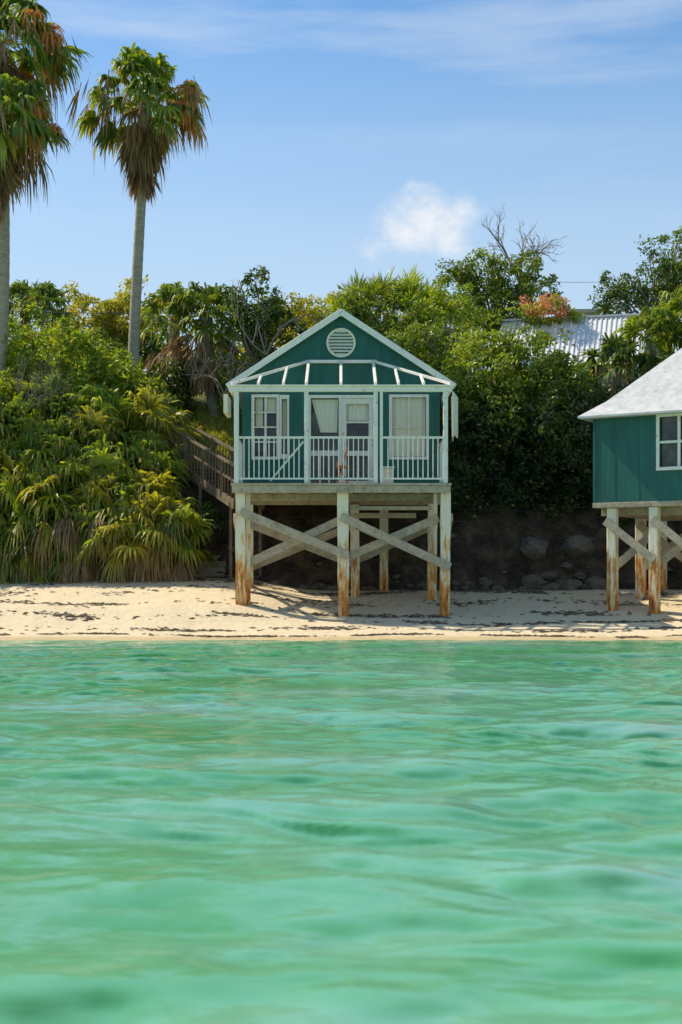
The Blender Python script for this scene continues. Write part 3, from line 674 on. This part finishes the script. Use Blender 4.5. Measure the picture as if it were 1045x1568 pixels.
for i in range(8):
    z = cz - R*0.8 + i*R*1.6/7; hw = math.sqrt(max(0, (R*0.88)**2 - (z-cz)**2))
    m.hexa([(-hw, 35.95, z-0.03), (hw, 35.95, z-0.03), (hw, 35.96, z-0.03), (-hw, 35.96, z-0.03), (-hw, 35.985, z+0.028), (hw, 35.985, z+0.028), (hw, 35.994, z+0.028), (-hw, 35.994, z+0.028)])
m.obj('round_vent', [M_cream], cab)
m = MB()
m.hexa([(2.7, 34.6, 4.75), (2.74, 34.6, 4.75), (2.82, 35.6, 4.75), (2.78, 35.6, 4.75), (2.68, 34.6, 5.75), (2.72, 34.6, 5.75), (2.80, 35.6, 5.75), (2.76, 35.6, 5.75)])
m.hexa([(2.66, 34.0, 4.78), (2.69, 34.0, 4.78), (2.84, 34.5, 4.72), (2.81, 34.5, 4.72), (2.66, 34.0, 5.78), (2.69, 34.0, 5.78), (2.84, 34.5, 5.7), (2.81, 34.5, 5.7)])
m.box(-2.86, -2.76, 34.6, 35.7, 5.35, 5.8)
m.obj('side_shutter', [M_cream], cab)
ch = empty('folding_chair'); m = MB()
for y in (34.6, 35.0):
    m.beam((-0.12, y, F0), (0.18, y, 4.55), 0.035, 0.035); m.beam((0.2, y, F0), (-0.12, y, 4.15), 0.035, 0.035)
m.box(-0.14, 0.18, 34.6, 35.0, 4.02, 4.06); m.beam((0.1, 34.8, 4.25), (0.19, 34.8, 4.6), 0.36, 0.02)
m.obj('frame_and_seat', [M_orange], ch)
ch = empty('planter_box'); m = MB(); m.box(1.0, 1.3, 35.2, 35.5, F0+0.002, 4.05); m.box(0.97, 1.33, 35.17, 35.53, 4.051, 4.09); m.obj('box', [M_cream], ch, bevel=0.01)

# ------------------------------------------------------------------ second cabin
c2 = empty('stilt_cottage'); a = math.radians(32)
U = np.array([math.cos(a), -math.sin(a), 0]); Vv = np.array([math.sin(a), math.cos(a), 0]); A = np.array([6.22, 35, 0.0])
def L2(s, t, z): return tuple(A + U*s + Vv*t + np.array([0, 0, z]))
def lbox(m, s0, s1, t0, t1, z0, z1, mi=0):
    m.hexa([L2(s0,t0,z0), L2(s1,t0,z0), L2(s1,t1,z0), L2(s0,t1,z0), L2(s0,t0,z1), L2(s1,t0,z1), L2(s1,t1,z1), L2(s0,t1,z1)], mi)
W = 4.2; zf = 3.17; ze = 5.32
m = MB(); hx = (1.68, 2.62, 3.98, 5.18)
lbox(m, 0, hx[0], 0, 0.1, zf, ze); lbox(m, hx[1], W, 0, 0.1, zf, ze); lbox(m, hx[0], hx[1], 0, 0.1, zf, hx[2]); lbox(m, hx[0], hx[1], 0, 0.1, hx[3], ze)
lbox(m, 0, 0.1, 0.1, W, zf, ze); lbox(m, W-0.1, W, 0.1, W, zf, ze); lbox(m, 0.1, W-0.1, W-0.1, W, zf, ze)
for s in (0.55, 1.15, 2.95, 3.6): lbox(m, s-0.012, s+0.012, -0.008, -0.001, zf+0.01, ze-0.05)
lbox(m, -0.012, 0.05, -0.02, -0.001, zf+0.005, ze-0.04)
m.obj('walls', [M_teal], c2)
m = MB(); o = 0.3; ap = Vector(L2(W/2, W/2, 7.5))
cs = [L2(-o, -o, ze-0.03), L2(W+o, -o, ze-0.03), L2(W+o, W+o, ze-0.03), L2(-o, W+o, ze-0.03)]
mid = [tuple(Vector(c).lerp(ap, 0.22) - Vector((0, 0, 0.1))) for c in cs]
for i in range(4):
    j = (i+1) % 4; m.poly([cs[i], cs[j], mid[j], mid[i]]); m.poly([mid[i], mid[j], tuple(ap)])
lo = [(p[0], p[1], p[2]-0.05) for p in cs]
for i in range(4):
    j = (i+1) % 4; m.poly([lo[i], lo[j], cs[j], cs[i]])
m.poly(lo[::-1])
m.obj('hip_roof', [M_roof], c2)
m = MB(); fr = 0.08
lbox(m, hx[0]-fr, hx[1]+fr, -0.04, -0.002, hx[3], hx[3]+fr); lbox(m, hx[0]-fr, hx[1]+fr, -0.05, -0.002, hx[2]-fr, hx[2]); lbox(m, hx[0]-fr, hx[0], -0.04, -0.002, hx[2], hx[3]); lbox(m, hx[1], hx[1]+fr, -0.04, -0.002, hx[2], hx[3])
sm_ = (hx[0]+hx[1])/2; zm = (hx[2]+hx[3])/2
lbox(m, sm_-0.035, sm_+0.035, 0.0, 0.05, hx[2], hx[3]); lbox(m, hx[0], sm_-0.036, 0.005, 0.04, zm-0.03, zm+0.03); lbox(m, sm_+0.036, hx[1], 0.005, 0.04, zm-0.03, zm+0.03)
m.obj('window_frame', [M_white], c2, bevel=0.004)
m = MB(); lbox(m, hx[0], hx[1], 0.07, 0.08, hx[2], hx[3]); m.obj('window_glass', [M_glass], c2)
m = MB(); lbox(m, -0.02, W+0.02, -0.03, W, zf-0.12, zf-0.002); lbox(m, 0, W, 0.5, 0.64, zf-0.3, zf-0.122); lbox(m, 0, W, W-0.5, W-0.3, zf-0.3, zf-0.122)
for s in np.arange(0.1, W, 0.5): lbox(m, s, s+0.07, 0.65, W-0.51, zf-0.28, zf-0.122)
m.obj('floor_beams', [M_wood], c2, bevel=0.008)
m = MB()
for s, t in ((0.42, 0.18), (1.5, 0.15), (2.8, 0.18), (3.9, 0.18), (0.4, 2.2), (1.9, 2.2), (3.8, 2.2), (0.4, 3.8), (2.2, 3.8), (3.8, 3.8)):
    p = L2(s, t, 0); lbox(m, s-0.115, s+0.115, t-0.115, t+0.115, gz_(p[0], p[1])-0.3, zf-0.123 if t < 1 else zf-0.301)
m.obj('stilt_posts', [M_post], c2, bevel=0.02)
m = MB()
def lb(s0, z0, s1, z1, t): m.beam(L2(s0, t, z0), L2(s1, t, z1), 0.19, 0.06, 0, up=tuple(Vv))
lb(0.3, 2.72, 1.55, 1.75, -0.02); lb(0.3, 1.5, 1.6, 2.6, 0.36); lb(1.5, 2.75, 2.9, 1.6, -0.03); lb(1.55, 1.7, 2.9, 2.7, 0.37); lb(0.4, 2.7, 1.9, 1.6, 2.0); lb(0.4, 1.6, 1.9, 2.7, 2.4)
m.obj('cross_braces', [M_wood], c2, bevel=0.006)

# ------------------------------------------------------------------ stairs
st = empty('wooden_staircase'); m = MB()
T = Vector((-5.0, 41.4, 4.75)); B = Vector((-2.85, 38.0, 3.3)); d = B - T; sd = Vector((d.y, -d.x, 0)).normalized()*0.9*-1
for off in (Vector((0, 0, 0)), sd):
    m.beam(T+off, B+off, 0.06, 0.25)
    m.beam(T+off+Vector((0, 0, 0.98)), B+off+Vector((0, 0, 1.05)), 0.08, 0.06); m.beam(T+off+Vector((0, 0, 0.6)), B+off+Vector((0, 0, 0.62)), 0.03, 0.06)
    for i in range(23):
        p = T + off + d*(i/22); m.beam(p, p + Vector((0, 0, 0.97)), 0.035 if i % 6 else 0.09, 0.035 if i % 6 else 0.09)
for i in range(10):
    p = T + d*((i+0.5)/10) + Vector((0, 0, 0.1)); m.beam(p, p + sd, 0.3, 0.04)
for fx in (0.5, 0.95):
    for off in (Vector((0, 0, 0)), sd):
        p = T + d*fx + off; m.beam((p.x, p.y, gz_(p.x, p.y)-0.3), p, 0.08, 0.08)
m.obj('treads_and_rails', [M_wooddk], st)
foliage('stair_side_shrub', [(-3.9, 39.3, 2.9, 0.6, 0.5, 0.5, 'dark', 1.0, 0.13), (-4.4, 39.0, 2.6, 0.5, 0.4, 0.6, 'mid', 1.0, 0.13)], 71)
st = empty('concrete_steps'); m = MB()
for i in range(6): m.box(-4.35+0.05*i, -3.15, 37.8+0.28*i, 40.2, 0.5, 1.12+0.17*i)
m.obj('steps', [M_conc], st, bevel=0.02)

# ------------------------------------------------------------------ houses behind
hs = empty('white_roof_house'); ang = math.radians(-14)
R = Matrix.Rotation(ang, 4, 'Z'); O = Vector((7.8, 48.2, 0))
def hp(x, y, z): return tuple(O + R @ Vector((x, y, z)))
m = MB(); zb = float(H(7.8, 48)) - 0.6
pts = [(-2.0, -1.8), (2.2, -1.8), (2.2, 1.8), (-2.0, 1.8)]
m.hexa([hp(x, y, zb) for x, y in pts] + [hp(x, y, 8.15) for x, y in pts]); m.obj('walls', [M_beige], hs)
m = MB()
nr = 30; x0, x1 = -2.35, 2.5
for side, ye, yr in ((0, -2.5, 0), (1, 2.5, 0)):
    for i in range(nr):
        a0 = x0 + (x1-x0)*i/nr; a1 = x0 + (x1-x0)*(i+1)/nr; w = a1-a0
        prof = [(a0, 0), (a0+w*0.6, 0), (a0+w*0.68, 0.05), (a0+w*0.92, 0.05), (a1, 0)]
        for (p, zp), (q, zq) in zip(prof[:-1], prof[1:]):
            m.poly([hp(p, ye, 8.2+zp), hp(q, ye, 8.2+zq), hp(q, yr, 10.15+zq), hp(p, yr, 10.15+zp)])
m.beam(hp(x0, 0, 10.2), hp(x1, 0, 10.2), 0.2, 0.06)
m.poly([hp(-2.0, -1.79, 8.14), hp(-2.0, 1.79, 8.14), hp(-2.0, 0, 9.9)]); m.poly([hp(2.2, -1.79, 8.14), hp(2.2, 1.79, 8.14), hp(2.2, 0, 9.9)])
m.obj('corrugated_roof', [M_metal], hs)
hs = empty('distant_house'); m = MB(); m.box(9.5, 10.9, 60, 63, 8, 12.6); m.box(9.4, 11.0, 59.9, 63.1, 12.6, 12.75)
m.obj('walls_and_parapet', [M_beige], hs)
m = MB()
m.tube([(-30, 47.5, 10.9)] + [(x, 47.5, 10.2 + 0.0035*(x+6)**2) for x in range(-14, 0, 2)] , [0.012]*8, 5); m.obj('utility_wire', [M_wire])
m = MB(); m.tube([(x, 52, 12.2 + 0.006*(x-9)**2) for x in np.linspace(5, 24, 12)], [0.008]*12, 5); m.obj('utility_wire', [M_wire])

# ------------------------------------------------------------------ light + sky
S = Vector((-0.72, 0.33, 0.84)).normalized()
sun = bpy.data.lights.new('sun', 'SUN'); sun.energy = 5.0; sun.angle = math.radians(0.5); sun.color = (1.0, 0.92, 0.77)
so = bpy.data.objects.new('sun', sun); col.objects.link(so); so.rotation_euler = S.to_track_quat('Z', 'Y').to_euler()
w = bpy.data.worlds.new('World'); scene.world = w; w.use_nodes = True; nt = w.node_tree
bg = nt.nodes['Background']; bg.inputs[1].default_value = 0.15
sky = N(nt, 'ShaderNodeTexSky', sky_type='NISHITA'); sky.sun_disc = False
sky.sun_elevation = math.asin(S.z); sky.sun_rotation = math.atan2(S.x, S.y)
sky.air_density = 1.1; sky.dust_density = 0.4; sky.ozone_density = 1.6
tc = N(nt, 'ShaderNodeTexCoord')
def wn(scale, vec, rot=(0, 0, 0), detail=6, rough=0.6):
    mp = N(nt, 'ShaderNodeMapping'); mp.inputs['Scale'].default_value = vec; mp.inputs['Rotation'].default_value = rot
    nt.links.new(tc.outputs['Generated'], mp.inputs[0]); n = N(nt, 'ShaderNodeTexNoise'); n.inputs['Scale'].default_value = scale
    n.inputs['Detail'].default_value = detail; n.inputs['Roughness'].default_value = rough; nt.links.new(mp.outputs[0], n.inputs[0]); return n
st1 = wn(3.0, (1.2, 1, 9), (0, math.radians(12), 0)); r1 = ramp(nt, st1.outputs[0], [(0.47, 0.0), (0.75, 0.45)])
sp = N(nt, 'ShaderNodeSeparateXYZ'); nt.links.new(tc.outputs['Generated'], sp.inputs[0])
def srange(a, b_, c, d):
    q = N(nt, 'ShaderNodeMapRange'); q.interpolation_type = 'SMOOTHSTEP'
    for i_, v_ in enumerate((a, b_, c, d)): q.inputs[i_+1].default_value = v_
    nt.links.new(sp.outputs[2], q.inputs[0]); return q
hi = srange(0.28, 0.35, 0.2, 1.0)
sf = N(nt, 'ShaderNodeMath', operation='MULTIPLY'); nt.links.new(r1.outputs[0], sf.inputs[0]); nt.links.new(hi.outputs[0], sf.inputs[1])
hs_ = N(nt, 'ShaderNodeHueSaturation'); hs_.inputs['Saturation'].default_value = 1.28; hs_.inputs['Value'].default_value = 1.05; nt.links.new(sky.outputs[0], hs_.inputs['Color'])
haze = srange(0.12, 0.42, 0.8, 0.0)
vm = N(nt, 'ShaderNodeVectorMath', operation='SUBTRACT'); vm.inputs[1].default_value = (0.058, 0.966, 0.243); nt.links.new(tc.outputs['Generated'], vm.inputs[0])
vs = N(nt, 'ShaderNodeVectorMath', operation='MULTIPLY'); vs.inputs[1].default_value = (1/0.036, 0, 1/0.021); nt.links.new(vm.outputs[0], vs.inputs[0])
ln = N(nt, 'ShaderNodeVectorMath', operation='LENGTH'); nt.links.new(vs.outputs[0], ln.inputs[0])
pn = wn(26, (1, 1, 1.4), detail=9, rough=0.62)
ma = N(nt, 'ShaderNodeMath', operation='MULTIPLY_ADD'); nt.links.new(pn.outputs[0], ma.inputs[0]); ma.inputs[1].default_value = 2.6; nt.links.new(ln.outputs['Value'], ma.inputs[2])
pf = N(nt, 'ShaderNodeMapRange'); pf.interpolation_type = 'SMOOTHSTEP'; pf.inputs[1].default_value = 2.65; pf.inputs[2].default_value = 1.4; pf.inputs[3].default_value = 0; pf.inputs[4].default_value = 0.95
nt.links.new(ma.outputs[0], pf.inputs[0])
fy = N(nt, 'ShaderNodeMath', operation='GREATER_THAN'); fy.inputs[1].default_value = 0; nt.links.new(sp.outputs[1], fy.inputs[0])
pm = N(nt, 'ShaderNodeMath', operation='MULTIPLY'); nt.links.new(pf.outputs[0], pm.inputs[0]); nt.links.new(fy.outputs[0], pm.inputs[1])
c = mix(nt, haze.outputs[0], hs_.outputs[0], (3.9, 4.9, 5.95))
c = mix(nt, sf.outputs[0], c, (5.0, 5.5, 6.1)); c = mix(nt, pm.outputs[0], c, (6.1, 6.2, 6.3))
nt.links.new(c, bg.inputs[0])

# ------------------------------------------------------------------ camera
cam = bpy.data.cameras.new('camera'); co = bpy.data.objects.new('camera', cam); col.objects.link(co); scene.camera = co
co.location = (0, 0, 1.2); co.rotation_euler = (math.radians(90), 0, 0)
cam.sensor_fit = 'VERTICAL'; cam.sensor_height = 36; cam.lens = 50; cam.shift_y = 109/1568; cam.clip_end = 6000; cam.clip_start = 0.1
cam.dof.use_dof = True; cam.dof.focus_distance = 35; cam.dof.aperture_fstop = 2.8
scene.view_settings.view_transform = 'Standard'; scene.view_settings.look = 'None'; scene.view_settings.exposure = 0
